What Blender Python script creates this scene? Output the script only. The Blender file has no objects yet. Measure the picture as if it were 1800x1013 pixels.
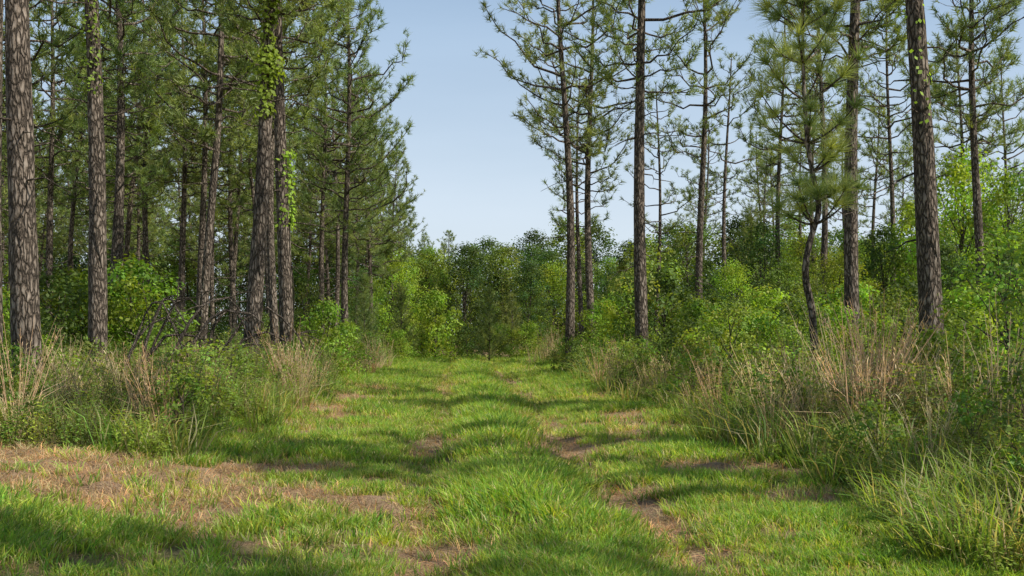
import bpy, math, random
import numpy as np
from mathutils import Vector
rng=np.random.default_rng(7); random.seed(7)
S=bpy.context.scene
FX=2000.0; HY=590.0; CH=1.3
# ------------------------------------------------ helpers
def vn_table(seed): return np.random.default_rng(seed).random((256,256))
_tabs={}
def vnoise(x,y,scale=1.0,seed=0):
    if seed not in _tabs: _tabs[seed]=vn_table(seed+100)
    T=_tabs[seed]; x=np.asarray(x,float)*scale+1000; y=np.asarray(y,float)*scale+1000
    xi=np.floor(x).astype(int); yi=np.floor(y).astype(int); fx=x-xi; fy=y-yi
    fx=fx*fx*(3-2*fx); fy=fy*fy*(3-2*fy)
    a=T[xi%256,yi%256]; b=T[(xi+1)%256,yi%256]; c=T[xi%256,(yi+1)%256]; d=T[(xi+1)%256,(yi+1)%256]
    return (a*(1-fx)+b*fx)*(1-fy)+(c*(1-fx)+d*fx)*fy
def sstep(a,b,x):
    t=np.clip((np.asarray(x,float)-a)/(b-a),0,1); return t*t*(3-2*t)
def cx(y): y=np.asarray(y,float); return 0.54-0.047*y+0.08*np.sin(y*0.35)
def road_l(y): return -2.5-0.02*np.clip(y,0,60)
def road_r(y): return 1.95+0.022*np.clip(y,0,60)
def dirt_mask(x,y):
    x=np.asarray(x,float); y=np.asarray(y,float)
    n=vnoise(x,y,0.9,3); n2=vnoise(x,y,3.0,4)
    d=x-cx(y)
    a=sstep(-1.0,-1.9,d+(n-.5)*1.6+(n2-.5)*.9)*sstep(7.0,8.2,y+(n2-.5)*1.3)*sstep(12.0,10.6,y+(n-.5)*1.4+(n2-.5)*.8)
    b=np.exp(-((d+2.6)/1.1)**2)*sstep(12,14,y)*sstep(36,26,y)*1.4*n
    c=sstep(1.2,1.9,d)*sstep(3.0,2.3,d)*sstep(.35,.65,n)*.9
    return np.clip(a+b+c,0,1)
def rut_mask(x,y):
    x=np.asarray(x,float); y=np.asarray(y,float)
    d=x-cx(y); n=vnoise(x,y*.5,0.9,5); n2=vnoise(x,y,2.8,6); n3=vnoise(x,y,7,25)
    w=.22+.17*n
    r=np.exp(-((d-.80)/w)**2)+np.exp(-((d+.80)/w)**2)
    return np.clip(r*(.34+.9*n2*n*1.7+.3*n+.8*(n3-.5)),0,.95)
def height(x,y):
    x=np.asarray(x,float); y=np.asarray(y,float)
    d=x-cx(y); near=sstep(90,50,y)
    r=np.exp(-((d-.80)/.26)**2)+np.exp(-((d+.80)/.26)**2)
    h=-.07*r*near+.05*np.exp(-(d/.45)**2)*near
    h=h+.16*sstep(2.2,4.0,np.abs(d))
    h=h+.08*(vnoise(x,y,.7,1)-.5)+.04*(vnoise(x,y,2.6,2)-.5)+.10*dirt_mask(x,y)*(vnoise(x,y,3.5,8)-.3)
    return h
class MB:
    def __init__(s): s.v=[];s.c=[];s.f=[];s.m=[];s.n=0
    def add(s,v,f,mat,col):
        v=np.asarray(v,np.float32).reshape(-1,3); f=np.asarray(f,np.int64)
        s.v.append(v); c=np.asarray(col,np.float32)
        if c.ndim==1: c=np.repeat(c[None],len(v),0)
        s.c.append(c); s.f.append(f+s.n); s.m.append(mat); s.n+=len(v)
    def mesh(s,name,mats,smooth_mats=(0,)):
        me=bpy.data.meshes.new(name); V=np.concatenate(s.v); C=np.concatenate(s.c)
        tot=[];li=[];mi=[]
        for f,m in zip(s.f,s.m):
            tot.append(np.full(len(f),f.shape[1])); li.append(f.ravel()); mi.append(np.full(len(f),m))
        tot=np.concatenate(tot).astype(np.int32);li=np.concatenate(li).astype(np.int32);mi=np.concatenate(mi).astype(np.int32)
        me.vertices.add(len(V)); me.vertices.foreach_set('co',V.ravel())
        me.loops.add(len(li)); me.loops.foreach_set('vertex_index',li)
        me.polygons.add(len(tot)); st=np.concatenate([[0],np.cumsum(tot)[:-1]]).astype(np.int32)
        me.polygons.foreach_set('loop_start',st)
        me.polygons.foreach_set('material_index',mi)
        me.polygons.foreach_set('use_smooth',np.isin(mi,smooth_mats))
        for m in mats: me.materials.append(m)
        a=me.attributes.new('Col','FLOAT_COLOR','POINT')
        a.data.foreach_set('color',np.concatenate([C,np.ones((len(C),1),np.float32)],1).ravel())
        me.update(calc_edges=True); return me
def norm(a): a=np.asarray(a,float); return a/np.maximum(np.linalg.norm(a,axis=-1,keepdims=True),1e-9)
def tube(mb,pts,rad,n=6,mat=0,col=(.5,.5,.5),rough=0,R=rng):
    pts=np.asarray(pts,float); rad=np.asarray(rad,float); K=len(pts)
    t=norm(np.gradient(pts,axis=0)); ref=np.array([0,0,1.]) if abs(t[0][2])<.9 else np.array([1.,0,0])
    a=norm(np.cross(t,ref)); b=np.cross(t,a)
    th=np.arange(n)*2*math.pi/n
    rr=rad[:,None]*(1+rough*(R.random((K,n))-.5))
    v=pts[:,None]+rr[:,:,None]*(np.cos(th)[None,:,None]*a[:,None]+np.sin(th)[None,:,None]*b[:,None])
    i=np.arange(K-1)[:,None]*n; j=np.arange(n)[None]; j2=(j+1)%n
    f=np.stack([i+j,i+j2,i+n+j2,i+n+j],-1).reshape(-1,4)
    mb.add(v.reshape(-1,3),f,mat,col)
def rand_unit(N,R): return norm(R.normal(size=(N,3)))
def needles(mb,pos,dr,R,per=28,ln=(.2,.32),w=.013,spread=(.35,1.3),back=.2,mat=1,base=(.05,.085,.028)):
    pos=np.repeat(pos,per,0); D=norm(np.repeat(dr,per,0)); N=len(pos)
    tv=np.repeat(R.random(N//per),per)
    p=norm(np.cross(D,rand_unit(N,R))); th=R.uniform(*spread,N)[:,None]
    nd=D*np.cos(th)+p*np.sin(th); nd[:,2]-=.12; nd=norm(nd)
    b=pos-D*(R.random(N)*back)[:,None]; L=R.uniform(*ln,N)[:,None]
    s=norm(np.cross(nd,rand_unit(N,R)))*w/2
    v=np.stack([b-s,b+s,b+nd*L],1).reshape(-1,3); f=np.arange(3*N).reshape(-1,3)
    c=np.array(base)[None]*(.7+.75*tv[:,None]+.3*R.random((N,1)))
    c=c*np.stack([1+.3*tv,np.ones(N),1-.15*tv],1)
    mb.add(v,f,mat,np.repeat(c,3,0))
def leaves(mb,pos,nrm,R,size=.1,asp=.6,mat=1,col=(.08,.13,.03),var=.35):
    N=len(pos); n=norm(nrm); d=norm(np.cross(n,rand_unit(N,R))); s=np.cross(n,d)
    L=(size*R.uniform(.6,1.3,N))[:,None]
    v=np.stack([pos,pos+d*L*.5+s*L*asp*.5-n*L*.06,pos+d*L-n*L*.12,pos+d*L*.5-s*L*asp*.5-n*L*.06],1).reshape(-1,3)
    c=np.asarray(col,float)
    if c.ndim==1: c=np.repeat(c[None],N,0)
    c=c*(1-var/2+var*R.random((N,1)))
    mb.add(v,np.arange(4*N).reshape(-1,4),mat,np.repeat(c,4,0))
def blades(mb,pos,dr,R,L,w,bend,mat=0,col=(.1,.16,.03)):
    N=len(pos); D=norm(dr); L=np.broadcast_to(L,(N,))[:,None]
    hor=D.copy(); hor[:,2]=0; hor=norm(hor+1e-4); s=norm(np.cross(D,np.array([0,0,1.])+0*D+rand_unit(N,R)*.3))*w/2
    B=np.broadcast_to(bend,(N,))[:,None]
    m=pos+D*L*.55+hor*B*L*.12; t=pos+D*L*.9+hor*B*L*.55-np.array([0,0,1.])*B*L*.18
    v=np.stack([pos-s,pos+s,m+s*.75,m-s*.75,t],1)
    c=np.asarray(col,float)
    if c.ndim==1: c=np.repeat(c[None],N,0)
    c=c*(.7+.6*R.random((N,1)))
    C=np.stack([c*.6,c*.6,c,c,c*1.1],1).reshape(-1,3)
    base=np.arange(N)[:,None]*5; n0=mb.n
    mb.add(v.reshape(-1,3),base+np.array([[0,1,2,3]]),mat,C)
    mb.f.append(base+np.array([[3,2,4]])+n0); mb.m.append(mat)
# ------------------------------------------------ materials
def newmat(name):
    m=bpy.data.materials.new(name); m.use_nodes=True; nt=m.node_tree; nt.nodes.clear(); return m,nt
def N(nt,t,**k):
    n=nt.nodes.new(t)
    for a,b in k.items(): setattr(n,a,b)
    return n
def leafmat(name,trans=.35,rough=.55,gain=1.0,spec=.3,objvar=.35):
    m,nt=newmat(name); L=nt.links
    at=N(nt,'ShaderNodeAttribute',attribute_name='Col'); src=at.outputs['Color']
    if objvar>0:
        oi=N(nt,'ShaderNodeObjectInfo'); mr=N(nt,'ShaderNodeMapRange'); mr.inputs[3].default_value=gain*(1-objvar); mr.inputs[4].default_value=gain*(1+objvar)
        L.new(oi.outputs['Random'],mr.inputs[0])
        hs=N(nt,'ShaderNodeHueSaturation'); mh=N(nt,'ShaderNodeMapRange'); mh.inputs[3].default_value=.484; mh.inputs[4].default_value=.51
        mm=N(nt,'ShaderNodeMath',operation='FRACT'); m3=N(nt,'ShaderNodeMath',operation='MULTIPLY'); m3.inputs[1].default_value=7.3
        L.new(oi.outputs['Random'],m3.inputs[0]); L.new(m3.outputs[0],mm.inputs[0]); L.new(mm.outputs[0],mh.inputs[0]); L.new(mh.outputs[0],hs.inputs['Hue'])
        L.new(at.outputs['Color'],hs.inputs['Color']); L.new(mr.outputs[0],hs.inputs['Value']); src=hs.outputs[0]
    p=N(nt,'ShaderNodeBsdfPrincipled'); p.inputs['Roughness'].default_value=rough; p.inputs['Specular IOR Level'].default_value=spec
    L.new(src,p.inputs['Base Color'])
    tr=N(nt,'ShaderNodeBsdfTranslucent'); tm=N(nt,'ShaderNodeMix',data_type='RGBA',blend_type='MULTIPLY'); tm.inputs[0].default_value=1; tm.inputs[7].default_value=(1.6,1.55,.55,1)
    L.new(src,tm.inputs[6]); L.new(tm.outputs[2],tr.inputs[0])
    mx=N(nt,'ShaderNodeMixShader'); mx.inputs[0].default_value=trans; L.new(p.outputs[0],mx.inputs[1]); L.new(tr.outputs[0],mx.inputs[2])
    o=N(nt,'ShaderNodeOutputMaterial'); L.new(mx.outputs[0],o.inputs[0]); return m
def barkmat(name,c1=(.04,.032,.025),c2=(.21,.165,.128),c3=(.34,.285,.235),sc=(9,9,2.6)):
    m,nt=newmat(name); L=nt.links
    tc=N(nt,'ShaderNodeTexCoord'); mp=N(nt,'ShaderNodeMapping'); mp.inputs['Scale'].default_value=sc
    L.new(tc.outputs['Object'],mp.inputs[0])
    nz=N(nt,'ShaderNodeTexNoise'); nz.inputs['Scale'].default_value=1.5; nz.inputs['Detail'].default_value=3; L.new(mp.outputs[0],nz.inputs[0])
    ad=N(nt,'ShaderNodeVectorMath',operation='MULTIPLY_ADD'); ad.inputs[1].default_value=(1,1,1); L.new(nz.outputs['Color'],ad.inputs[0]); L.new(mp.outputs[0],ad.inputs[2])
    vo=N(nt,'ShaderNodeTexVoronoi',feature='DISTANCE_TO_EDGE'); vo.inputs['Scale'].default_value=1.6; L.new(ad.outputs[0],vo.inputs['Vector'])
    cr=N(nt,'ShaderNodeValToRGB'); e=cr.color_ramp.elements; e[0].position=.0; e[0].color=(*c1,1); e[1].position=.18; e[1].color=(*c2,1)
    x=e.new(.45); x.color=(*c3,1); L.new(vo.outputs[0],cr.inputs[0])
    n2=N(nt,'ShaderNodeTexNoise'); n2.inputs['Scale'].default_value=1.3; n2.inputs['Detail'].default_value=4; L.new(tc.outputs['Object'],n2.inputs[0])
    r2=N(nt,'ShaderNodeMapRange'); r2.inputs[1].default_value=.3; r2.inputs[2].default_value=.7; r2.inputs[3].default_value=.6; r2.inputs[4].default_value=1.3; L.new(n2.outputs[0],r2.inputs[0])
    hs=N(nt,'ShaderNodeHueSaturation'); L.new(cr.outputs[0],hs.inputs['Color']); L.new(r2.outputs[0],hs.inputs['Value'])
    p=N(nt,'ShaderNodeBsdfPrincipled'); p.inputs['Roughness'].default_value=.9; p.inputs['Specular IOR Level'].default_value=.15; L.new(hs.outputs[0],p.inputs['Base Color'])
    bm=N(nt,'ShaderNodeBump'); bm.inputs['Strength'].default_value=1; bm.inputs['Distance'].default_value=.05
    m1=N(nt,'ShaderNodeMath',operation='MINIMUM'); m1.inputs[1].default_value=.22; L.new(vo.outputs[0],m1.inputs[0]); 
    m2=N(nt,'ShaderNodeMath',operation='MULTIPLY_ADD'); m2.inputs[1].default_value=3; L.new(m1.outputs[0],m2.inputs[0]); L.new(nz.outputs[0],m2.inputs[2])
    L.new(m2.outputs[0],bm.inputs['Height']); L.new(bm.outputs[0],p.inputs['Normal'])
    o=N(nt,'ShaderNodeOutputMaterial'); L.new(p.outputs[0],o.inputs[0]); return m
M_bark=barkmat('pine_bark'); M_bark2=barkmat('hardwood_bark',(.05,.045,.035),(.16,.13,.10),(.22,.20,.17),(14,14,3))
M_needle=leafmat('pine_needles',trans=.32,rough=.45,spec=.4,objvar=.15,gain=1.08)
M_leaf=leafmat('broad_leaves',trans=.42,objvar=.28,gain=1.2)
M_grass=leafmat('grass_blades',trans=.42,rough=.6,objvar=0)
M_weed=leafmat('weed_leaves',trans=.4,rough=.55,objvar=0)
M_dry=leafmat('dry_grass',trans=.25,rough=.8,spec=.1,objvar=0)
M_twig=barkmat('dead_wood',(.08,.065,.05),(.2,.16,.13),(.3,.26,.22),(20,20,6))
def groundmat():
    m,nt=newmat('ground_soil_and_thatch'); L=nt.links
    at=N(nt,'ShaderNodeAttribute',attribute_name='Col'); sp=N(nt,'ShaderNodeSeparateColor'); L.new(at.outputs['Color'],sp.inputs[0])
    geo=N(nt,'ShaderNodeNewGeometry')
    def noise(s,d=5,vec=None,r=.6):
        n=N(nt,'ShaderNodeTexNoise'); n.inputs['Scale'].default_value=s; n.inputs['Detail'].default_value=d; n.inputs['Roughness'].default_value=r
        L.new(vec or geo.outputs['Position'],n.inputs[0]); return n
    n1=noise(1.3,3); n2=noise(14,4,r=.75); n3=noise(60,3,r=.75)
    def mix(a,b,f):
        x=N(nt,'ShaderNodeMix',data_type='RGBA')
        for i,s in ((6,a),(7,b)):
            if isinstance(s,tuple): x.inputs[i].default_value=(*s,1)
            else: L.new(s,x.inputs[i])
        L.new(f,x.inputs[0]); return x.outputs[2]
    def mr(s,a,b,c=0,d=1):
        x=N(nt,'ShaderNodeMapRange'); x.inputs[1].default_value=a;x.inputs[2].default_value=b;x.inputs[3].default_value=c;x.inputs[4].default_value=d; L.new(s,x.inputs[0]); return x.outputs[0]
    green=mix((.14,.155,.04),(.36,.35,.12),mr(n2.outputs[0],.35,.65))
    straw=mix((.27,.16,.09),(.64,.43,.26),mr(n3.outputs[0],.35,.65))
    straw=mix(straw,(.62,.48,.34),mr(n1.outputs[0],.52,.75,0,.6))
    straw=mix(straw,(.18,.105,.06),mr(n2.outputs[0],.55,.72,0,.75))
    dk=N(nt,'ShaderNodeMath',operation='MULTIPLY_ADD'); dk.inputs[1].default_value=.9; L.new(n2.outputs[0],dk.inputs[2])
    L.new(sp.outputs[0],dk.inputs[0])
    f=mr(dk.outputs[0],.48,.85)
    c=mix(green,straw,f)
    p=N(nt,'ShaderNodeBsdfPrincipled'); p.inputs['Roughness'].default_value=.95; p.inputs['Specular IOR Level'].default_value=.1; L.new(c,p.inputs['Base Color'])
    ah=N(nt,'ShaderNodeMath',operation='ADD'); L.new(n2.outputs[0],ah.inputs[0]); L.new(n3.outputs[0],ah.inputs[1])
    bm=N(nt,'ShaderNodeBump'); bm.inputs['Strength'].default_value=1; bm.inputs['Distance'].default_value=.05; L.new(ah.outputs[0],bm.inputs['Height']); L.new(bm.outputs[0],p.inputs['Normal'])
    o=N(nt,'ShaderNodeOutputMaterial'); L.new(p.outputs[0],o.inputs[0]); return m
M_ground=groundmat()
# ------------------------------------------------ ground
def axis(lo,hi,step,far):
    a=list(np.arange(lo,hi,step)); s=step
    r=[hi]; 
    while r[-1]<far: s*=1.12; r.append(r[-1]+s)
    s=step; l=[lo]
    while l[-1]>-far: s*=1.12; l.append(l[-1]-s)
    return np.array(l[:0:-1]+a+r)
xs=axis(-8,7,.07,900); ys=axis(3,32,.09,1500); 
X,Y=np.meshgrid(xs,ys); nx=len(xs); ny=len(ys)
Z=height(X,Y)
mb=MB(); i=np.arange(ny-1)[:,None]*nx; j=np.arange(nx-1)[None]
f=np.stack([i+j,i+j+1,i+nx+j+1,i+nx+j],-1).reshape(-1,4)
dm=np.clip(np.maximum(dirt_mask(X,Y),rut_mask(X,Y)*.9)+.25*(vnoise(X,Y,.35,9)),0,1)
mb.add(np.stack([X,Y,Z],-1).reshape(-1,3),f,0,np.stack([dm,dm,dm],-1).reshape(-1,3))
g=bpy.data.objects.new('ground',mb.mesh('ground',[M_ground])); S.collection.objects.link(g)
# ------------------------------------------------ pine builder
PF=(.15,.225,.075)
def make_pine(name,H=18,d=.42,cb=8.5,seed=0,Lmax=3.0,lean=0.,bend=.15,dens=1.0,stubs=8,per=16,nw=.028,fol=PF):
    R=np.random.default_rng(seed); mb=MB()
    K=34; z=np.concatenate([[-.3,0,.25],np.linspace(.7,H,K-3)])
    ph=R.random()*6.28
    def axisp(zz):
        zz=np.asarray(zz,float)
        return np.stack([lean*zz+bend*np.sin(zz*.33+ph)-bend*math.sin(ph),bend*np.sin(zz*.27+ph*2)-bend*math.sin(ph*2),zz],-1)
    rad=d/2*(1-.80*np.clip(z/H,0,1)**1.15); rad[0]*=1.4; rad[1]*=1.25; rad[2]*=1.08; rad[-1]=.015
    tube(mb,axisp(z),rad,16,0,rough=.10,R=R)
    P=[];D=[]
    zz=cb
    while zz<H-.2:
        t=(zz-cb)/(H-cb)
        sh=(.55+1.6*t) if t<.28 else (1-((t-.28)/.72)**1.6)*.9+.1
        nb=R.integers(2,4) if R.random()<dens else 1
        a0=R.random()*6.28
        for k in range(nb):
            az=a0+k*2*math.pi/nb+R.normal()*.4; L=Lmax*sh*R.uniform(.6,1.15); el=R.uniform(-.1,.45)+.5*t
            n=7; s=np.linspace(0,1,n); hd=np.array([math.cos(az),math.sin(az),0])
            side=np.array([-hd[1],hd[0],0]); wob=R.normal()*.18
            pts=axisp(zz)+hd*(s*L*math.cos(el))[:,None]+side*(np.sin(s*3)*L*wob)[:,None]
            pts[:,2]+=s*L*math.sin(el)+(s**2.2)*L*R.uniform(.05,.4)-np.sin(s*math.pi)*L*.06
            pts[1:-1]+=R.normal(size=(n-2,3))*.035*L
            r0=.012+.013*L; tube(mb,pts,r0*(1-.75*s),5,0,R=R)
            P.append(pts[-1]);D.append(norm(pts[-1]-pts[-2]+[0,0,.05*L]))
            ns=int((3.2*L+2)*min(1,dens)*R.uniform(.7,1.2))
            for q in range(ns):
                u=R.uniform(.28,.97); ii=min(int(u*(n-1)),n-2); fr=u*(n-1)-ii; b=pts[ii]*(1-fr)+pts[ii+1]*fr
                tg=norm(pts[ii+1]-pts[ii]); sd=side*(1 if R.random()<.5 else -1)
                dd=norm(tg*.7+sd*R.uniform(.3,1)+np.array([0,0,R.uniform(-.1,.7)])); l=R.uniform(.3,.95)*(1.15-.5*u)*min(1,L/2+.3)
                e=b+dd*l+np.array([0,0,.18*l]); mid=b+dd*l*.5
                tube(mb,[b,mid,e],[.012,.010,.007],3,0,R=R)
                P.append(e);D.append(norm(e-mid+[0,0,.1]))
                if R.random()<.7: P.append(mid+rand_unit(1,R)[0]*.12);D.append(norm(dd+rand_unit(1,R)[0]*.6+[0,0,.4]))
                if R.random()<.5: P.append(e+rand_unit(1,R)[0]*.2);D.append(norm(dd+rand_unit(1,R)[0]*.8+[0,0,.4]))
        zz+=R.uniform(.3,.65)/max(dens,.5)
    P.append(axisp(H));D.append(np.array([0,0,1.]))
    for k in range(stubs):
        zz=R.uniform(cb*.35,cb+1); az=R.random()*6.28; l=R.uniform(.2,1.6); hd=np.array([math.cos(az),math.sin(az),R.uniform(-.3,.3)])
        s=np.linspace(0,1,5); pts=axisp(zz)+hd*(s*l)[:,None]; pts[:,2]-=s**2*l*.2; pts[1:]+=R.normal(size=(4,3))*.05*l
        tube(mb,pts,.022*(1-.7*s),4,0,R=R)
        if l>1 : tube(mb,[pts[2],pts[2]+hd[[1,0,2]]*.25+[0,0,.1],pts[2]+hd[[1,0,2]]*.5],[.01,.008,.004],3,0,R=R)
    needles(mb,np.array(P),np.array(D),R,per=per,w=nw,base=fol)
    return mb.mesh(name,[M_bark,M_needle])
def make_hardwood(name,H=9,W=6,seed=0,nblob=70,nleaf=9000,size=.17,low=.05,col=(.07,.12,.025),trunk=.14,leafmat=None,blobr=.3,raw=False,mat=1):
    R=np.random.default_rng(seed); mb=MB(); Pn=[];Nn=[];Cn=[]
    z=np.linspace(-.2,H*.8,8); ax=np.stack([.03*H*np.sin(z*.5+seed),.03*H*np.sin(z*.4+seed*2),z],-1)
    tube(mb,ax,trunk*(1-.85*np.clip(z/(H*.8),0,1)),8 if not raw else 4,0,(.15,.12,.09),rough=.1,R=R)
    cnt=nleaf//nblob
    for k in range(nblob):
        t=(k+R.random())/nblob; zc=H*(low+(1-low-.06)*t)
        prof=math.sin(math.pi*min(1,(t*.84+.16)))**.55
        a=k*2.4+R.normal()*.3; rr=W/2*prof*math.sqrt(R.uniform(.12,1))*R.uniform(.7,1.1)
        c=np.array([math.cos(a)*rr,math.sin(a)*rr,zc]); zi=zc*R.uniform(.4,.75)
        b=np.array([np.interp(zi,z,ax[:,0]),np.interp(zi,z,ax[:,1]),zi]); mid=(b+c)/2+R.normal(size=3)*.015*H+[0,0,.02*H]
        if k%2==0: tube(mb,[b,mid,c],[trunk*.25+.006,trunk*.14+.004,.006],4 if not raw else 3,0,(.15,.12,.09),R=R)
        br=blobr*W*R.uniform(.55,1.15)*.5
        u=rand_unit(cnt,R); rad=R.random(cnt)**.45
        p=c+u*rad[:,None]*br*np.array([1.2,1.2,.85]); Pn.append(p)
        Nn.append(norm(u*.8+np.array([0,0,.7])+R.normal(size=(cnt,3))*.5))
        cc=np.array(col)*R.uniform(.65,1.4)*np.array([R.uniform(.8,1.25),1,R.uniform(.8,1.1)])
        Cn.append(np.repeat(cc[None],cnt,0))
    leaves(mb,np.concatenate(Pn),np.concatenate(Nn),R,size=size,asp=.7,mat=mat,col=np.concatenate(Cn),var=.5)
    return mb if raw else mb.mesh(name,[M_bark2,leafmat or M_leaf])
def make_young_pine(name,H=4,W=2.2,seed=0,per=24,ln=(.18,.26),w=.018,fol=(.12,.18,.055)):
    R=np.random.default_rng(seed); mb=MB(); z=np.linspace(-.1,H,10)
    tube(mb,np.stack([.03*np.sin(z*2),.03*np.cos(z*2),z],-1),.05*(1-.85*np.clip(z/H,0,1)),7,0,R=R)
    P=[];D=[]; zz=.3
    while zz<H*.97:
        t=zz/H; nb=R.integers(4,7); a0=R.random()*6
        for k in range(nb):
            az=a0+k*6.283/nb+R.normal()*.2; L=W/2*(1.05-t)*R.uniform(.7,1.15)+.08; hd=np.array([math.cos(az),math.sin(az),.35+.5*t])
            s=np.linspace(0,1,5); pts=np.array([0,0,zz])+hd*(s*L)[:,None]; pts[:,2]+=s**2*L*.25
            tube(mb,pts,.014*(1-.6*s),4,0,R=R)
            for u in np.arange(.35,1.01,.16/max(L,.2)):
                ii=min(int(u*4),3); fr=u*4-ii; P.append(pts[ii]*(1-fr)+pts[ii+1]*fr); D.append(norm(pts[ii+1]-pts[ii]))
                if R.random()<.5:
                    e=P[-1]+norm(hd+rand_unit(1,R)[0]*1.1)*.25; P.append(e); D.append(norm(e-P[-2]))
        zz+=R.uniform(.22,.36)
    P.append(np.array([0,0,H]));D.append(np.array([0,0,1.]))
    needles(mb,np.array(P),np.array(D),R,per=per,ln=ln,w=w,base=fol)
    return mb.mesh(name,[M_bark,M_needle])
def place(name,me,x,y,rot=0,sc=1,dz=0,tilt=0):
    o=bpy.data.objects.new(name,me); S.collection.objects.link(o)
    o.location=(x,y,float(height(x,y))+dz); o.rotation_euler=(rng.normal()*tilt if tilt else 0,rng.normal()*tilt if tilt else 0,rot)
    o.scale=(sc,sc,sc) if not isinstance(sc,tuple) else sc
    return o
# ------------------------------------------------ pines: (px at ground, px at top of frame, Y, dia, H, crown base, dens, Lmax)
TR=[(52,16,19,.49,18,9.5,1,2.6),(172,152,26,.44,19,10.5,1,2.6),(-12,-8,24,.40,18,8.5,1,2.6),(436,474,27,.40,19,8.6,1,3.),(505,497,30,.39,19,8.2,1,3.),
(197,196,38,.38,18,8.0,1,3.2),(352,350,46,.33,17,8,1,3),(322,315,52,.32,17,7.5,1,3),(265,262,54,.33,18,7.5,1,3),(90,88,48,.33,18,7.5,1,3),
(415,410,57,.30,17,7,1,3),(478,478,46,.32,18,8,1,3),(608,606,50,.32,18,5.8,1.1,3.2),(568,566,56,.3,17,6.5,1,3),(588,586,66,.3,17,7,1,3),(650,642,70,.3,17,5.0,1.15,3.8),
(1001,984,45,.38,18,8.2,.9,3.4),(1043,1040,50,.37,17.5,7.5,.9,3.2),(1130,1127,34,.41,18,8.5,.9,3.2),(1232,1230,50,.36,18,9,.8,3.2),(1278,1287,60,.28,16,8,.65,2.4),
(1022,1024,60,.28,15,6,.8,2.6),(1442,1440,50,.34,18,9,.9,2.8),(1500,1504,30,.42,18,8.6,.95,3.2),(1642,1600,21.5,.46,18,8.0,.9,2.8),(1726,1716,42,.37,18,8.2,1,3.2),(1152,1152,62,.26,15,6,.7,2.6),
(1760,1762,64,.28,17,8,.9,2.8),(1375,1378,56,.3,17,8.6,.9,3.0),(1566,1562,54,.3,17.5,9,.95,3.0),(1682,1680,58,.3,17,9,.95,3)]
pine_xy=[];near={}
for k,(pb,pt,yy,d,H,cb,dens,Lm) in enumerate(TR):
    x=(pb-900)/FX*yy; ztop=CH+590/FX*yy; xt=(pt-900)/FX*yy; lean=(xt-x)/ztop
    me=make_pine('pine_tree',H,d,cb,seed=50+k,Lmax=Lm,lean=lean,bend=.07 if yy<35 else .14,dens=dens,stubs=12)
    near[k]=place('pine_tree',me,x,yy); pine_xy.append((x,yy))
PV=[make_pine('pine_tree',H=17+s%3,d=.27+.035*(s%3),cb=6.4+.8*(s%3),seed=200+s,Lmax=3.0,bend=.22,lean=.012*(s-2),stubs=9,per=14,nw=.037) for s in range(5)]
PS=[make_pine('pine_tree',H=17+s,d=.34,cb=8.8,seed=300+s,Lmax=2.8,bend=.2,lean=.012*(s-1),dens=.85,stubs=10,per=14,nw=.032) for s in range(3)]
PN=[make_pine('pine_tree',H=16+s,d=.36,cb=7.8,seed=320+s,Lmax=1.45,bend=.15,dens=1,stubs=8,per=15,nw=.034) for s in range(2)]  # crowns kept narrow so the off-frame trees throw separate shadow bands
farP=[]
for y0 in np.arange(36,120,5.6):
    for x0 in np.arange(-62,-5,5.4):
        x=x0+rng.normal()*1.5; y=y0+rng.normal()*1.6
        if x>-6.8-.03*y or x<-.5*y-6: continue
        if min((x-a)**2+(y-b)**2 for a,b in pine_xy)<6: continue
        if rng.random()<.14: continue
        pine_xy.append((x,y))
        if y<60: 
            o=place('pine_tree',PV[rng.integers(5)],x,y,rng.random()*6.28,rng.uniform(.78,1.12),tilt=.014)
        else: farP.append((x,y))
n=0
while n<14:
    y=rng.uniform(60,105); x=rng.uniform(8+.05*y,.48*y)
    if min((x-a)**2+(y-b)**2 for a,b in pine_xy)<25: continue
    pine_xy.append((x,y)); n+=1
    place('pine_tree',PS[rng.integers(3)],x,y,rng.random()*6.28,rng.uniform(.8,1.0),tilt=.01)
# unseen pines added right of the frame to cast shadow bands on the road
for i,(x,y) in enumerate([(11.8,1.0),(8.4,9.2),(13.2,5.4),(15.2,8.8),(18.5,13.4),(12.5,-4.5),(17,20),(22,17),(24,24),(11.2,15.8)]):
    place('pine_tree',PN[i%2],x,y,rng.random()*6.28,rng.uniform(.9,1.05))
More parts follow.
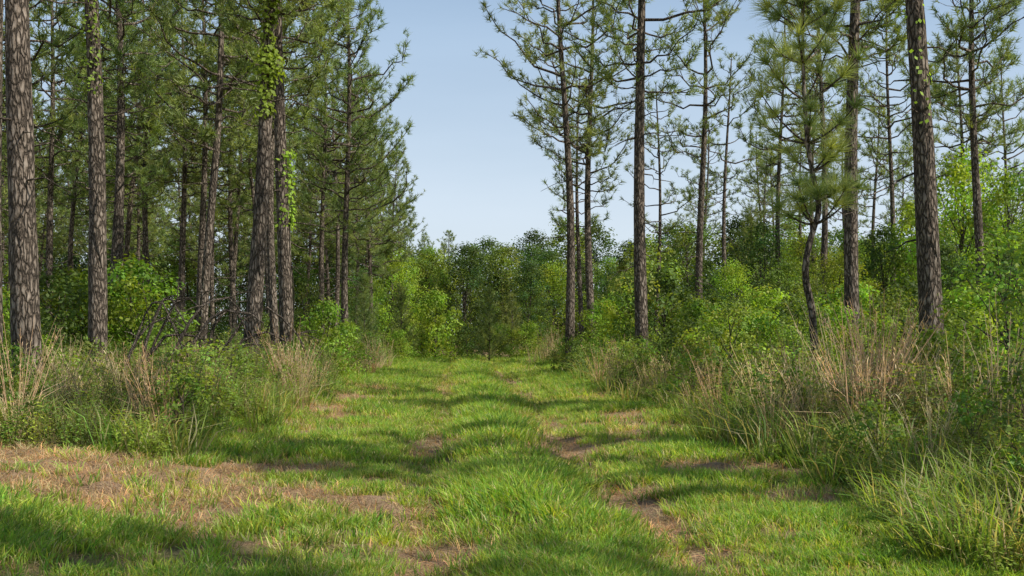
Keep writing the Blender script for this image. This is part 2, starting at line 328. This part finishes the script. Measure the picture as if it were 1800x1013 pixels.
# ------------------------------------------------ scatter via geometry nodes (trees)
def source_coll(name,meshes,oname):
    c=bpy.data.collections.new(name)
    for me in meshes: c.objects.link(bpy.data.objects.new(oname,me))
    return c
def scatter(name,coll,pts,rot,scl,idx):
    me=bpy.data.meshes.new(name); me.vertices.add(len(pts)); me.vertices.foreach_set('co',np.asarray(pts,np.float32).ravel())
    a=me.attributes.new('rot','FLOAT_VECTOR','POINT'); a.data.foreach_set('vector',np.asarray(rot,np.float32).ravel())
    a=me.attributes.new('scl','FLOAT_VECTOR','POINT'); a.data.foreach_set('vector',np.asarray(scl,np.float32).ravel())
    a=me.attributes.new('idx','INT','POINT'); a.data.foreach_set('value',np.asarray(idx,np.int32))
    o=bpy.data.objects.new(name,me); S.collection.objects.link(o)
    ng=bpy.data.node_groups.new(name+'_scatter','GeometryNodeTree')
    ng.interface.new_socket('Geometry',in_out='INPUT',socket_type='NodeSocketGeometry'); ng.interface.new_socket('Geometry',in_out='OUTPUT',socket_type='NodeSocketGeometry')
    gi=ng.nodes.new('NodeGroupInput'); go=ng.nodes.new('NodeGroupOutput'); ip=ng.nodes.new('GeometryNodeInstanceOnPoints'); ci=ng.nodes.new('GeometryNodeCollectionInfo')
    ci.inputs['Collection'].default_value=coll; ci.inputs['Separate Children'].default_value=True; ci.inputs['Reset Children'].default_value=True
    ip.inputs['Pick Instance'].default_value=True
    def na(t,nm):
        n=ng.nodes.new('GeometryNodeInputNamedAttribute'); n.data_type=t; n.inputs[0].default_value=nm; return n.outputs[0]
    L=ng.links; L.new(gi.outputs[0],ip.inputs['Points']); L.new(ci.outputs[0],ip.inputs['Instance'])
    L.new(na('INT','idx'),ip.inputs['Instance Index']); L.new(na('FLOAT_VECTOR','rot'),ip.inputs['Rotation']); L.new(na('FLOAT_VECTOR','scl'),ip.inputs['Scale'])
    L.new(ip.outputs[0],go.inputs[0])
    md=o.modifiers.new('scatter','NODES'); md.node_group=ng; return o
def scat_xy(name,coll,nv,x,y,s,tilt=.12,dz=0):
    n=len(x); z=height(x,y)+dz
    rot=np.stack([rng.normal(size=n)*tilt,rng.normal(size=n)*tilt,rng.random(n)*6.283],-1)
    s=np.broadcast_to(s,(n,)); sc=np.stack([s,s,s],-1)
    return scatter(name,coll,np.stack([x,y,z],-1),rot,sc,rng.integers(0,nv,n))
# bake copies of small plants into ONE mesh object
def bake(name,srcs,x,y,s,mats,tilt=.12,var=.22,hue=.12,sub=None):
    n=len(x); s=np.broadcast_to(s,(n,)); z=height(x,y); which=rng.integers(0,len(srcs),n); out=MB(); tot=0
    for k,src in enumerate(srcs):
        m=np.where(which==k)[0]
        if len(m)==0: continue
        V=np.concatenate(src.v).astype(np.float32); C=np.concatenate(src.c); a=rng.random(len(m))*6.283; tx=rng.normal(size=len(m))*tilt; ty=rng.normal(size=len(m))*tilt
        ca,sa=np.cos(a)[:,None],np.sin(a)[:,None]; vx=V[None,:,0]*ca-V[None,:,1]*sa; vy=V[None,:,0]*sa+V[None,:,1]*ca; vz=V[None,:,2]+0*vx
        vx2=vx+vz*tx[:,None]; vy2=vy+vz*ty[:,None]; sc=s[m][:,None]
        P=np.stack([x[m][:,None]+vx2*sc,y[m][:,None]+vy2*sc,z[m][:,None]+vz*sc],-1)
        g=(1+var*(2*rng.random(len(m))-1))[:,None,None]*np.stack([1+hue*(2*rng.random(len(m))-1),np.ones(len(m)),np.ones(len(m))],-1)[:,None]
        CC=(C[None]*g).reshape(-1,3).astype(np.float32); nv=len(V); off=(np.arange(len(m))*nv)[:,None,None]
        n0=out.n; out.v.append(P.reshape(-1,3).astype(np.float32)); out.c.append(CC); out.n+=nv*len(m)
        for f,mt in zip(src.f,src.m):
            out.f.append((f[None]+off+n0).reshape(-1,f.shape[1])); out.m.append(mt); tot+=len(f)*len(m)
    o=bpy.data.objects.new(name,out.mesh(name,mats)); S.collection.objects.link(o); print(name,n,'faces',tot); return o
def merge_faces(mb):
    d={}
    for f,m in zip(mb.f,mb.m): d.setdefault((f.shape[1],m),[]).append(f)
    mb.f=[];mb.m=[]
    for (k,m),l in d.items(): mb.f.append(np.concatenate(l)); mb.m.append(m)
    return mb
fp=np.array(farP)
scat_xy('distant_pine_forest',source_coll('pine_sources',PV,'pine_tree'),5,fp[:,0],fp[:,1],rng.uniform(.85,1.1,len(fp)),tilt=.012)
# hardwoods
G1=(.13,.20,.038); G2=(.20,.285,.038); G3=(.075,.125,.035)
HW=[make_hardwood('deciduous_tree',H=9,W=6.5,seed=1,col=G1),make_hardwood('deciduous_tree',H=10,W=6,seed=2,col=G3),
    make_hardwood('deciduous_tree',H=8.5,W=6.5,seed=3,col=G2),make_hardwood('deciduous_tree',H=10.5,W=5,seed=4,col=G1)]
YP=[make_young_pine('young_pine_tree',H=4,W=2.6,seed=5),make_young_pine('young_pine_tree',H=3.6,W=2.2,seed=6)]
BV=[make_hardwood('leafy_shrub',H=2.4,W=2.4,seed=11,nblob=44,nleaf=3600,size=.10,low=.04,col=(.20,.29,.038),trunk=.03,blobr=.34),
    make_hardwood('leafy_shrub',H=2.2,W=2.6,seed=12,nblob=44,nleaf=3600,size=.09,low=.04,col=(.11,.165,.038),trunk=.03,blobr=.34),
    make_hardwood('leafy_shrub',H=2.6,W=1.9,seed=13,nblob=34,nleaf=2200,size=.08,low=.08,col=(.16,.22,.05),trunk=.03)]
dfx=[];dfy=[];dfs=[];dfi=[]
for y0,dx,h in ((98,4.6,.95),(108,4.8,1.15),(120,5.2,1.36)):
    for x0 in np.arange(-70,80,dx):
        dfx.append(x0+rng.normal()*1.2); dfy.append(y0+rng.normal()*2.5); dfs.append(h*rng.uniform(.78,1.12)); dfi.append(rng.choice([0,1,1,2,3]))
for x0 in np.arange(11,52,3.6):
    dfx.append(x0+rng.normal()); dfy.append(74+rng.normal()*3); dfs.append(rng.uniform(.75,1.05)); dfi.append(rng.integers(4))
for x0 in np.arange(-12,12,3.4):
    dfx.append(x0+rng.normal()); dfy.append(88+rng.normal()*2); dfs.append(rng.uniform(.6,.85)); dfi.append(rng.integers(4))
dfx=np.array(dfx);dfy=np.array(dfy);nn=len(dfx); z=height(dfx,dfy)
sc=np.array(dfs); hwc=source_coll('hardwood_sources',HW,'deciduous_tree')
scatter('distant_tree_line',hwc,np.stack([dfx,dfy,z],-1),np.stack([np.zeros(nn),np.zeros(nn),rng.random(nn)*6.28],-1),np.stack([sc*1.1,sc*1.1,sc],-1),dfi)
dpx=rng.uniform(-40,70,20); dpy=rng.uniform(114,135,20)
scat_xy('distant_pine_trees',source_coll('pine_sources_b',PV,'pine_tree'),5,dpx,dpy,rng.uniform(.55,.72,20),tilt=.01)
def pl(name,me,px,Y,hgt,mh,wide=1,rot=None):
    s=hgt/mh; return place(name,me,(px-900)/FX*Y,Y,rng.random()*6.28 if rot is None else rot,(s*wide,s*wide,s))
for px,Y_,h,v,w in ((700,72,6.6,2,.8),(1690,48,9.2,2,.8),(1780,46,8.2,0,.8),(1610,52,7.6,0,.8),(1340,56,7.0,1,.9),(1420,58,6.6,0,.9),(1550,50,6.2,1,1),(1290,54,4.8,2,.9),(1480,46,4.6,2,1),
                    (1660,36,4.2,1,1),(1390,40,3.9,0,1),(930,80,6.6,1,1),(820,84,8.4,1,1.1),(755,86,8.2,3,1.3),(880,90,8.6,0,1),(1090,70,5,0,1),(1170,66,5.2,3,1),(640,78,6,1,1),(1760,30,3.6,1,1.1),(1830,34,5,0,1),(1240,62,5.5,1,1)):
    pl('deciduous_tree',HW[v],px,Y_,h,[9,10,8.5,10.5][v],w)
for px,Y_,h,v in ((860,52,3.5,0),(705,56,3.6,1),(640,62,4.5,1),(900,74,4,0),(1320,72,9,1),(640,46,2.8,0)):
    pl('young_pine_tree',YP[v],px,Y_,h,[4,3.6][v],.8)
for px,Y_,h,v,w in ((765,58,3.7,0,.8),(805,62,2.2,0,1),(740,58,1.8,2,1),(230,34,3.5,0,1.0),(205,36,2.8,0,1),(105,33,3.1,1,1.1),(140,35,3.2,0,1),(575,30,2.1,0,.8),(610,33,1.5,0,1),
        (1130,36,4.4,2,.9),(1100,38,2.8,0,.8),(1165,36,3.2,1,.9),(1290,21,1.9,2,1),(1260,22,1.6,0,1),(1330,23,1.7,0,1),(1060,44,2.6,0,.8),(1075,42,1.8,0,1),(930,58,2,0,1),(965,56,1.8,2,1),
        (1230,32,2.2,0,1),(1400,26,2.0,1,1),(1470,27,1.9,0,1),(1570,25,2.2,2,1),(1350,34,2.6,0,1),(1680,22,1.7,2,1),(1700,28,2.4,0,1),(1600,34,2.8,1,1),(1500,38,3,0,1),(1540,20,1.6,0,1),(1390,19.5,1.35,2,1),(1640,17,1.3,0,1),(1210,24,1.5,1,1),
        (540,38,3.2,2,.7),(380,40,1.6,1,1),(460,44,2,1,1),(300,44,2.2,1,1),(60,30,1.9,1,1),(20,28,2.4,0,.8),(1250,46,3,1,1),(700,50,1.5,0,1),(820,56,1.7,1,1),(880,60,2,0,1)):
    pl('leafy_shrub',BV[v],px,Y_,h,[2.4,2.2,2.6][v],w)
me=make_hardwood('leafy_sapling',H=2.5,W=1.5,seed=21,nblob=40,nleaf=1700,size=.065,low=.15,col=(.18,.27,.045),trunk=.016,blobr=.3)
place('leafy_sapling',me,(1762-900)/FX*13.5,13.5)
place('leafy_sapling',me,(1840-900)/FX*12.5,12.5,2,1.0)
# ------------------------------------------------ young longleaf (curvy)
def longleaf():
    R=np.random.default_rng(5); mb=MB(); Yd=19.
    px=[(1442,740),(1440,690),(1434,600),(1430,540),(1416,500),(1413,460),(1424,410),(1440,372),(1434,330),(1424,270),(1418,200),(1414,120),(1410,40),(1408,-20)]
    bx=(1442-900)/FX*Yd
    pts=np.array([((a-900)/FX*Yd-bx,.12*math.sin(i*.8),CH+(HY-b)/FX*Yd) for i,(a,b) in enumerate(px)])
    s=np.linspace(0,1,len(pts)); s2=np.linspace(0,1,50); pp=np.stack([np.interp(s2,s,pts[:,k]) for k in range(3)],-1)
    for _ in range(3): pp[1:-1]=(pp[:-2]+pp[1:-1]*2+pp[2:])/4
    tube(mb,pp,.075*(1-.72*s2),10,0,rough=.15,R=R)
    P=[];D=[]
    for zf,L,n in ((.51,.7,7),(.58,.35,4),(.66,.5,4),(.73,.9,6),(.80,.8,5),(.86,.7,5),(.92,.6,4),(.97,.4,4)):
        b=pp[int(zf*49)]
        for k in range(n):
            az=k*6.283/n+R.normal()*.35+zf*9; hd=np.array([math.cos(az),math.sin(az),R.uniform(-.05,.5)]); l=L*R.uniform(.7,1.2)
            q=np.linspace(0,1,6); bp=b+hd*(q*l)[:,None]; bp[:,2]+=q**2*l*.5; tube(mb,bp,.022*(1-.6*q),5,0,R=R)
            for u in (.7,1.0):
                ii=min(int(u*5),4); P.append(bp[ii]*(1-(u*5-ii))+bp[min(ii+1,5)]*(u*5-ii)); D.append(norm(bp[ii+1 if ii<5 else 5]-bp[ii]+[0,0,.1]))
    for u in (.86,.92,.97,1.0): P.append(pp[int(u*49)]);D.append(np.array([0,0,1.]))
    needles(mb,np.array(P),np.array(D),R,per=100,ln=(.30,.46),w=.011,spread=(.25,1.35),back=.06,base=(.20,.29,.11))
    o=bpy.data.objects.new('young_longleaf_pine_tree',mb.mesh('young_longleaf_pine',[M_bark,M_needle])); S.collection.objects.link(o); o.location=(bx,Yd,0)
longleaf()
# ------------------------------------------------ vines on trunks
def vine(k,z0,z1,n,sz=.09,off=.12,side=0.5,seed=0):
    pb,pt,yy,d,H,cb,_,_=TR[k]; x=(pb-900)/FX*yy; lean=((pt-900)/FX*yy-x)/(CH+590/FX*yy)
    R=np.random.default_rng(seed+900); z=R.uniform(z0,z1,n); cl=vnoise(z,z*0+seed,1.6,20); a=R.normal(size=n)*1.3+side
    r=d/2*(1-.8*(z/H)**1.15)+.02+off*cl*R.random(n)*2
    keep=R.random(n)<(.25+cl); z=z[keep];a=a[keep];r=r[keep]
    p=np.stack([lean*z+np.cos(a)*r,np.sin(a)*r,z],-1); nn=np.stack([np.cos(a),np.sin(a),np.full(len(z),.5)],-1)+R.normal(size=(len(z),3))*.4
    mb=MB(); leaves(mb,p,nn,R,size=sz,asp=.7,mat=1,col=(.22,.32,.035),var=.6)
    zz=np.linspace(.1,z1,40); aa=side+np.sin(zz*1.3)*.8; rr=d/2*(1-.8*(zz/H)**1.15)+.015
    tube(mb,np.stack([lean*zz+np.cos(aa)*rr,np.sin(aa)*rr,zz],-1),np.full(40,.012),4,0,R=R)
    o=bpy.data.objects.new('vine',mb.mesh('vine',[M_bark2,M_leaf])); S.collection.objects.link(o); o.parent=near[k]
vine(3,6.3,10.5,2200,.13,.24,-.4,1); vine(1,6.6,10,380,.10,.10,-.1,2); vine(4,4.0,6.0,420,.11,.13,0,3); vine(24,5.0,7.4,70,.10,.10,-.6,4)
# ------------------------------------------------ herb layer sources
def grass_tuft(seed,n=30,h=.13,rad=.07,w=.006,col=(.11,.175,.03),dry=.15,spread=.7,bend=1.):
    R=np.random.default_rng(seed); mb=MB(); a=R.random(n)*6.283; r=rad*np.sqrt(R.random(n))
    pos=np.stack([np.cos(a)*r,np.sin(a)*r,np.full(n,-.01)],-1); az=a+R.normal(size=n)*.9; sp=R.random(n)*spread
    d=np.stack([np.cos(az)*sp,np.sin(az)*sp,np.ones(n)],-1)
    c=np.repeat(np.array(col)[None],n,0)*np.stack([R.uniform(.8,1.3,n),np.ones(n),R.uniform(.8,1.1,n)],-1); m=R.random(n)<dry; c[m]=np.array([.55,.45,.24])
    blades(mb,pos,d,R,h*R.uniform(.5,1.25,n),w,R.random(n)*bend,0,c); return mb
def weed(seed,h=.7,stems=8,lpstem=22,size=.045,col=(.085,.13,.03),spread=.45):
    R=np.random.default_rng(seed); mb=MB(); P=[];Nn=[];C=[]
    for k in range(stems):
        az=R.random()*6.283; l=h*R.uniform(.55,1.1); sp=R.uniform(.1,spread); s=np.linspace(0,1,4)
        pts=np.stack([np.cos(az)*(.05+sp*s**1.4*l),np.sin(az)*(.05+sp*s**1.4*l),s*l],-1)+R.normal(size=(4,3))*.012
        tube(mb,pts,.005*(1.1-.7*s),3,0,(.24,.21,.10),R=R)
        u=R.uniform(.12,1,lpstem); ii=np.minimum((u*3).astype(int),2); fr=(u*3-ii)[:,None]
        p=pts[ii]*(1-fr)+pts[ii+1]*fr; o=rand_unit(lpstem,R)*np.array([1,1,.5]); P.append(p+o*(.05+.05*R.random((lpstem,1)))*(1.2-u[:,None]*.7)); Nn.append(o*.4+[0,0,.8]); C.append(np.repeat((np.array(col)*R.uniform(.75,1.3))[None],lpstem,0))
    leaves(mb,np.concatenate(P),np.concatenate(Nn),R,size=size,asp=.45,mat=0,col=np.concatenate(C),var=.5); return merge_faces(mb)
def tallgrass(seed,n=26,h=1.1,col=(.36,.25,.14),rad=.12,spread=.35,plume=True,w=.009,green=.12):
    R=np.random.default_rng(seed); mb=MB(); a=R.random(n)*6.283; r=rad*np.sqrt(R.random(n)); 
    for k in range(n):
        az=a[k]+R.normal()*.6; sp=R.random()*spread; l=h*R.uniform(.5,1.1); s=np.linspace(0,1,4)
        hx=sp*s*l+.12*s**3*l*R.random()*1.5
        pts=np.stack([np.cos(a[k])*r[k]+np.cos(az)*hx,np.sin(a[k])*r[k]+np.sin(az)*hx,s*l*(1-.1*s*sp)],-1)
        c=np.array(col)*R.uniform(.7,1.2)
        tube(mb,pts,w*.5*(1.1-.7*s),3,0,c,R=R)
        if plume and R.random()<.7:
            q=8; u=R.uniform(.6,1,q); p=np.stack([np.interp(u,s,pts[:,j]) for j in range(3)],-1)
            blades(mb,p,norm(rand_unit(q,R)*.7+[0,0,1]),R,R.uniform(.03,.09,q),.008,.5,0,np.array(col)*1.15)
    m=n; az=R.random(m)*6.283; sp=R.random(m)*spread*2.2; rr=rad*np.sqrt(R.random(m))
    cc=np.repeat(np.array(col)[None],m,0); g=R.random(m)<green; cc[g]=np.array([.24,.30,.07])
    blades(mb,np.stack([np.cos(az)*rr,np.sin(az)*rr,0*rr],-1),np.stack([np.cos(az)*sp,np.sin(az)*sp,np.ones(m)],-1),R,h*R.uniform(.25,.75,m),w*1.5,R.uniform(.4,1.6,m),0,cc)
    return merge_faces(mb)
c_g=[grass_tuft(s,n=23,h=.12+.02*(s%3),rad=.11,w=.010,dry=.17,col=[(.29,.43,.065),(.37,.51,.085),(.21,.36,.055)][s%3]) for s in range(6)]
c_t=[grass_tuft(40+s,n=24,h=.14,rad=.14,w=.006,col=(.60,.40,.23),spread=4.5,dry=.3,bend=1.6) for s in range(3)]
c_w=[weed(60+s,h=[.55,.8,.7,.45,.65][s],col=[(.21,.31,.06),(.17,.25,.05),(.29,.37,.06),(.25,.36,.055),(.26,.30,.10)][s],size=[.06,.055,.065,.07,.045][s]) for s in range(5)]
c_d=[tallgrass(80+s,h=[1.0,1.25,.8][s],col=[(.66,.49,.29),(.58,.42,.27),(.74,.58,.35)][s]) for s in range(3)]
c_m=[grass_tuft(90+s,n=36,h=.5,rad=.16,w=.012,col=(.26,.36,.075),dry=.35,spread=.6,bend=1.3) for s in range(3)]
def samp(n,y0,y1,p=1.0):
    u=rng.random(n)
    if p==1: y=y0*(y1/y0)**u
    else: y=(y0**(1-p)+u*(y1**(1-p)-y0**(1-p)))**(1/(1-p))
    return y
n=54000; y=samp(n,4.8,64,1.25); d=rng.uniform(-4.2,3.6,n); x=cx(y)+d
dm=dirt_mask(x,y); rm=rut_mask(x,y); pat=vnoise(x,y,1.1,11); pat2=vnoise(x,y,4,12)
k=rng.random(n)<np.clip((1-1.06*dm)*(1-1.0*rm)*(.12+1.0*sstep(.33,.64,pat*.5+pat2*.5)),.03,1)*.8
x=x[k];y=y[k]; hh=(.35+.8*vnoise(x,y,.9,13)+.35*vnoise(x,y,5,27))*(.55+.5*np.exp(-((x-cx(y))/.5)**2)+.35*sstep(1.2,2,np.abs(x-cx(y))))
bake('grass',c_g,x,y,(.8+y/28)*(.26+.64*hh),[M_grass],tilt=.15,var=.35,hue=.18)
n=12000; y=samp(n,4.6,34,1.2); x=cx(y)+rng.uniform(-6,4,n); k=rng.random(n)<np.clip(.12+dirt_mask(x,y)*.8+.5*rut_mask(x,y),0,1)
x=x[k];y=y[k]; bake('pine_straw',c_t,x,y,.6+y/50,[M_dry],tilt=.3,var=.45)
def verge(n,y0,y1,p,ext=.5):
    y=samp(n,y0,y1,p); w=ext*y+2.5; x=rng.uniform(-1,1,n)*w
    d=x-cx(y); left=(d<road_l(y)-.35+.9*(vnoise(x,y,.8,14)-.5))&(y>11.2+.9*(vnoise(x,y,1.2,15)-.5)); right=(d>road_r(y)+.25+.8*(vnoise(x,y,.8,16)-.5))
    k=left|right; return x[k],y[k]
x,y=verge(6300,5,75,1.1); d=np.abs(x-cx(y)); s=(.5+.8*vnoise(x,y,.5,17))*(.45+.6*sstep(2.3,4.5,d))*(1+y/70)
bake('weeds',c_w,x,y,s,[M_weed],tilt=.1,var=.3,hue=.15)
x,y=verge(6500,6,85,1.0); k=rng.random(len(x))<.3+.7*vnoise(x,y,.25,19); x=x[k];y=y[k]
bake('meadow_grass',c_m,x,y,(.55+.55*rng.random(len(x)))*(1+y/60),[M_grass],tilt=.1,var=.3)
x,y=verge(2300,8,85,.85); m=sstep(.46,.68,vnoise(x,y,.33,18)); k=(rng.random(len(x))<.10+.55*m)&(np.abs(x-cx(y))>2.8); x=x[k];y=y[k]
bake('broomsedge',c_d,x,y,.6+.4*rng.random(len(x)),[M_dry],tilt=.08)
cl=[(512,20.5,1.25),(498,21,1.1),(520,20,1),(505,20.2,1.2),(516,20.8,1.2),(150,16,1.2),(120,16.5,1.2),(100,15,1.1),(640,36,1.2),(660,38,1.1),(680,40,1.2),(620,34,1),(650,34,1.1),(1540,12.5,1.35),(1520,13.,1.25),(1570,12.,1.2),(1500,14,1.2),(1480,14.6,1.2),(1380,15.5,1.1),
    (1760,10.5,1.2),(1700,11,1.1),(270,12.6,1.0),(240,13,1),(290,12.2,.9),(30,12.6,1.1),(1340,15.5,1.),(960,48,1.2),(935,46,1.0),(980,50,1.3),(1620,12.4,1.3),(1440,12.4,1.1),(1545,11.6,1.2),(1590,12.4,1.2),(1420,13,1.),(1510,11.8,1.2),(1555,13,1.3),(1565,12.6,1.2)]
a=np.array(cl); bake('tall_dry_grass',c_d,(a[:,0]-900)/FX*a[:,1],a[:,1],a[:,2],[M_dry],tilt=.06)
lowS=[merge_faces(make_hardwood('low_shrub',H=1.0,W=1.2,seed=30+s,nblob=26,nleaf=[900,700,900][s],size=.058,low=.05,col=[(.19,.28,.05),(.25,.34,.06),(.15,.23,.05)][s],trunk=.012,blobr=.28,raw=True,mat=0)) for s in range(3)]
x,y=verge(1100,6.5,60,.75); k=(np.abs(x-cx(y))>2.9)&(rng.random(len(x))<.6); x=x[k];y=y[k]
bake('undergrowth_shrubs',lowS,x,y,rng.uniform(.4,.95,len(x))*(1+y/100),[M_weed],tilt=.08)
# ------------------------------------------------ fallen branches
def brush(x0,y0,w,h,n,seed,name='fallen_branches'):
    R=np.random.default_rng(seed); mb=MB()
    for k in range(n):
        sx=R.uniform(-w,w*.3); l=R.uniform(.8,1.6)*w; s=np.linspace(0,1,9); ang=R.uniform(-.5,.6); hh=h*R.uniform(.5,1.1)
        p=np.stack([sx+s*l,R.normal()*.4+s*l*ang*.5,.1+hh*np.sin(s*math.pi*R.uniform(.6,.95))],-1)+R.normal(size=(9,3))*.03
        tube(mb,p,.034*(1-.75*s)*R.uniform(.5,1.2)+.005,5,0,R=R)
        for q in range(5):
            i=R.integers(2,8); dd=norm(R.normal(size=3)+[.6,0,.4]); ll=R.uniform(.2,.7); tube(mb,[p[i],p[i]+dd*ll*.5,p[i]+dd*ll+[0,0,-.05]],[.012,.009,.005],3,0,R=R)
    place(name,mb.mesh(name,[M_twig]),x0,y0)
brush((310-900)/FX*20,20,1.2,1.6,13,3)
# ------------------------------------------------ world, sun, camera
W=bpy.data.worlds.new('World'); S.world=W; W.use_nodes=True; nt=W.node_tree; nt.nodes.clear()
SE=math.radians(43); sd=Vector((1,-.38,0)).normalized(); 
sky=N(nt,'ShaderNodeTexSky',sky_type='NISHITA'); sky.sun_disc=False; sky.sun_elevation=SE; sky.sun_rotation=math.atan2(sd.x,sd.y)
sky.air_density=1.0; sky.dust_density=.6; sky.ozone_density=1.5
tc=N(nt,'ShaderNodeTexCoord'); mp=N(nt,'ShaderNodeMapping'); mp.inputs['Scale'].default_value=(1.2,1.2,7); nt.links.new(tc.outputs['Generated'],mp.inputs[0])
nz=N(nt,'ShaderNodeTexNoise'); nz.inputs['Scale'].default_value=1.6; nz.inputs['Detail'].default_value=6; nz.inputs['Roughness'].default_value=.5; nt.links.new(mp.outputs[0],nz.inputs[0])
mr=N(nt,'ShaderNodeMapRange'); mr.inputs[1].default_value=.35; mr.inputs[2].default_value=.75; mr.inputs[3].default_value=.78; mr.inputs[4].default_value=1.0; nt.links.new(nz.outputs[0],mr.inputs[0])
sx=N(nt,'ShaderNodeSeparateXYZ'); nt.links.new(tc.outputs['Generated'],sx.inputs[0])
me_=N(nt,'ShaderNodeMapRange'); me_.inputs[1].default_value=.60; me_.inputs[2].default_value=.10; me_.inputs[3].default_value=0; me_.inputs[4].default_value=1; nt.links.new(sx.outputs[2],me_.inputs[0])
mm=N(nt,'ShaderNodeMath',operation='MULTIPLY'); nt.links.new(mr.outputs[0],mm.inputs[0]); nt.links.new(me_.outputs[0],mm.inputs[1])
hz=N(nt,'ShaderNodeMix',data_type='RGBA'); hz.inputs[6].default_value=(5.0,6.8,9.0,1); hz.inputs[7].default_value=(7.2,8.1,9.0,1)
hm=N(nt,'ShaderNodeMapRange'); hm.inputs[1].default_value=.30; hm.inputs[2].default_value=.06; hm.inputs[3].default_value=0; hm.inputs[4].default_value=1; nt.links.new(sx.outputs[2],hm.inputs[0]); nt.links.new(hm.outputs[0],hz.inputs[0])
mx=N(nt,'ShaderNodeMix',data_type='RGBA'); nt.links.new(hz.outputs[2],mx.inputs[7]); nt.links.new(mm.outputs[0],mx.inputs[0]); nt.links.new(sky.outputs[0],mx.inputs[6])
bg=N(nt,'ShaderNodeBackground'); bg.inputs[1].default_value=.105; nt.links.new(mx.outputs[2],bg.inputs[0])
wo=N(nt,'ShaderNodeOutputWorld'); nt.links.new(bg.outputs[0],wo.inputs[0])
ld=bpy.data.lights.new('sun','SUN'); ld.energy=5; ld.angle=math.radians(.53); ld.color=(1,.95,.84)
lo=bpy.data.objects.new('sun',ld); S.collection.objects.link(lo)
sv=Vector((sd.x*math.cos(SE),sd.y*math.cos(SE),math.sin(SE))); lo.rotation_euler=(-sv).to_track_quat('-Z','Y').to_euler(); lo.location=sv*50
cd=bpy.data.cameras.new('camera'); cam=bpy.data.objects.new('camera',cd); S.collection.objects.link(cam)
cd.sensor_width=36; cd.lens=40; cd.shift_y=(590-506.5)/1800; cd.clip_end=4000; cam.location=(0,0,CH); cam.rotation_euler=(math.radians(90),0,0)
S.camera=cam
S.view_settings.view_transform='Standard'; S.view_settings.look='None'; S.view_settings.exposure=0
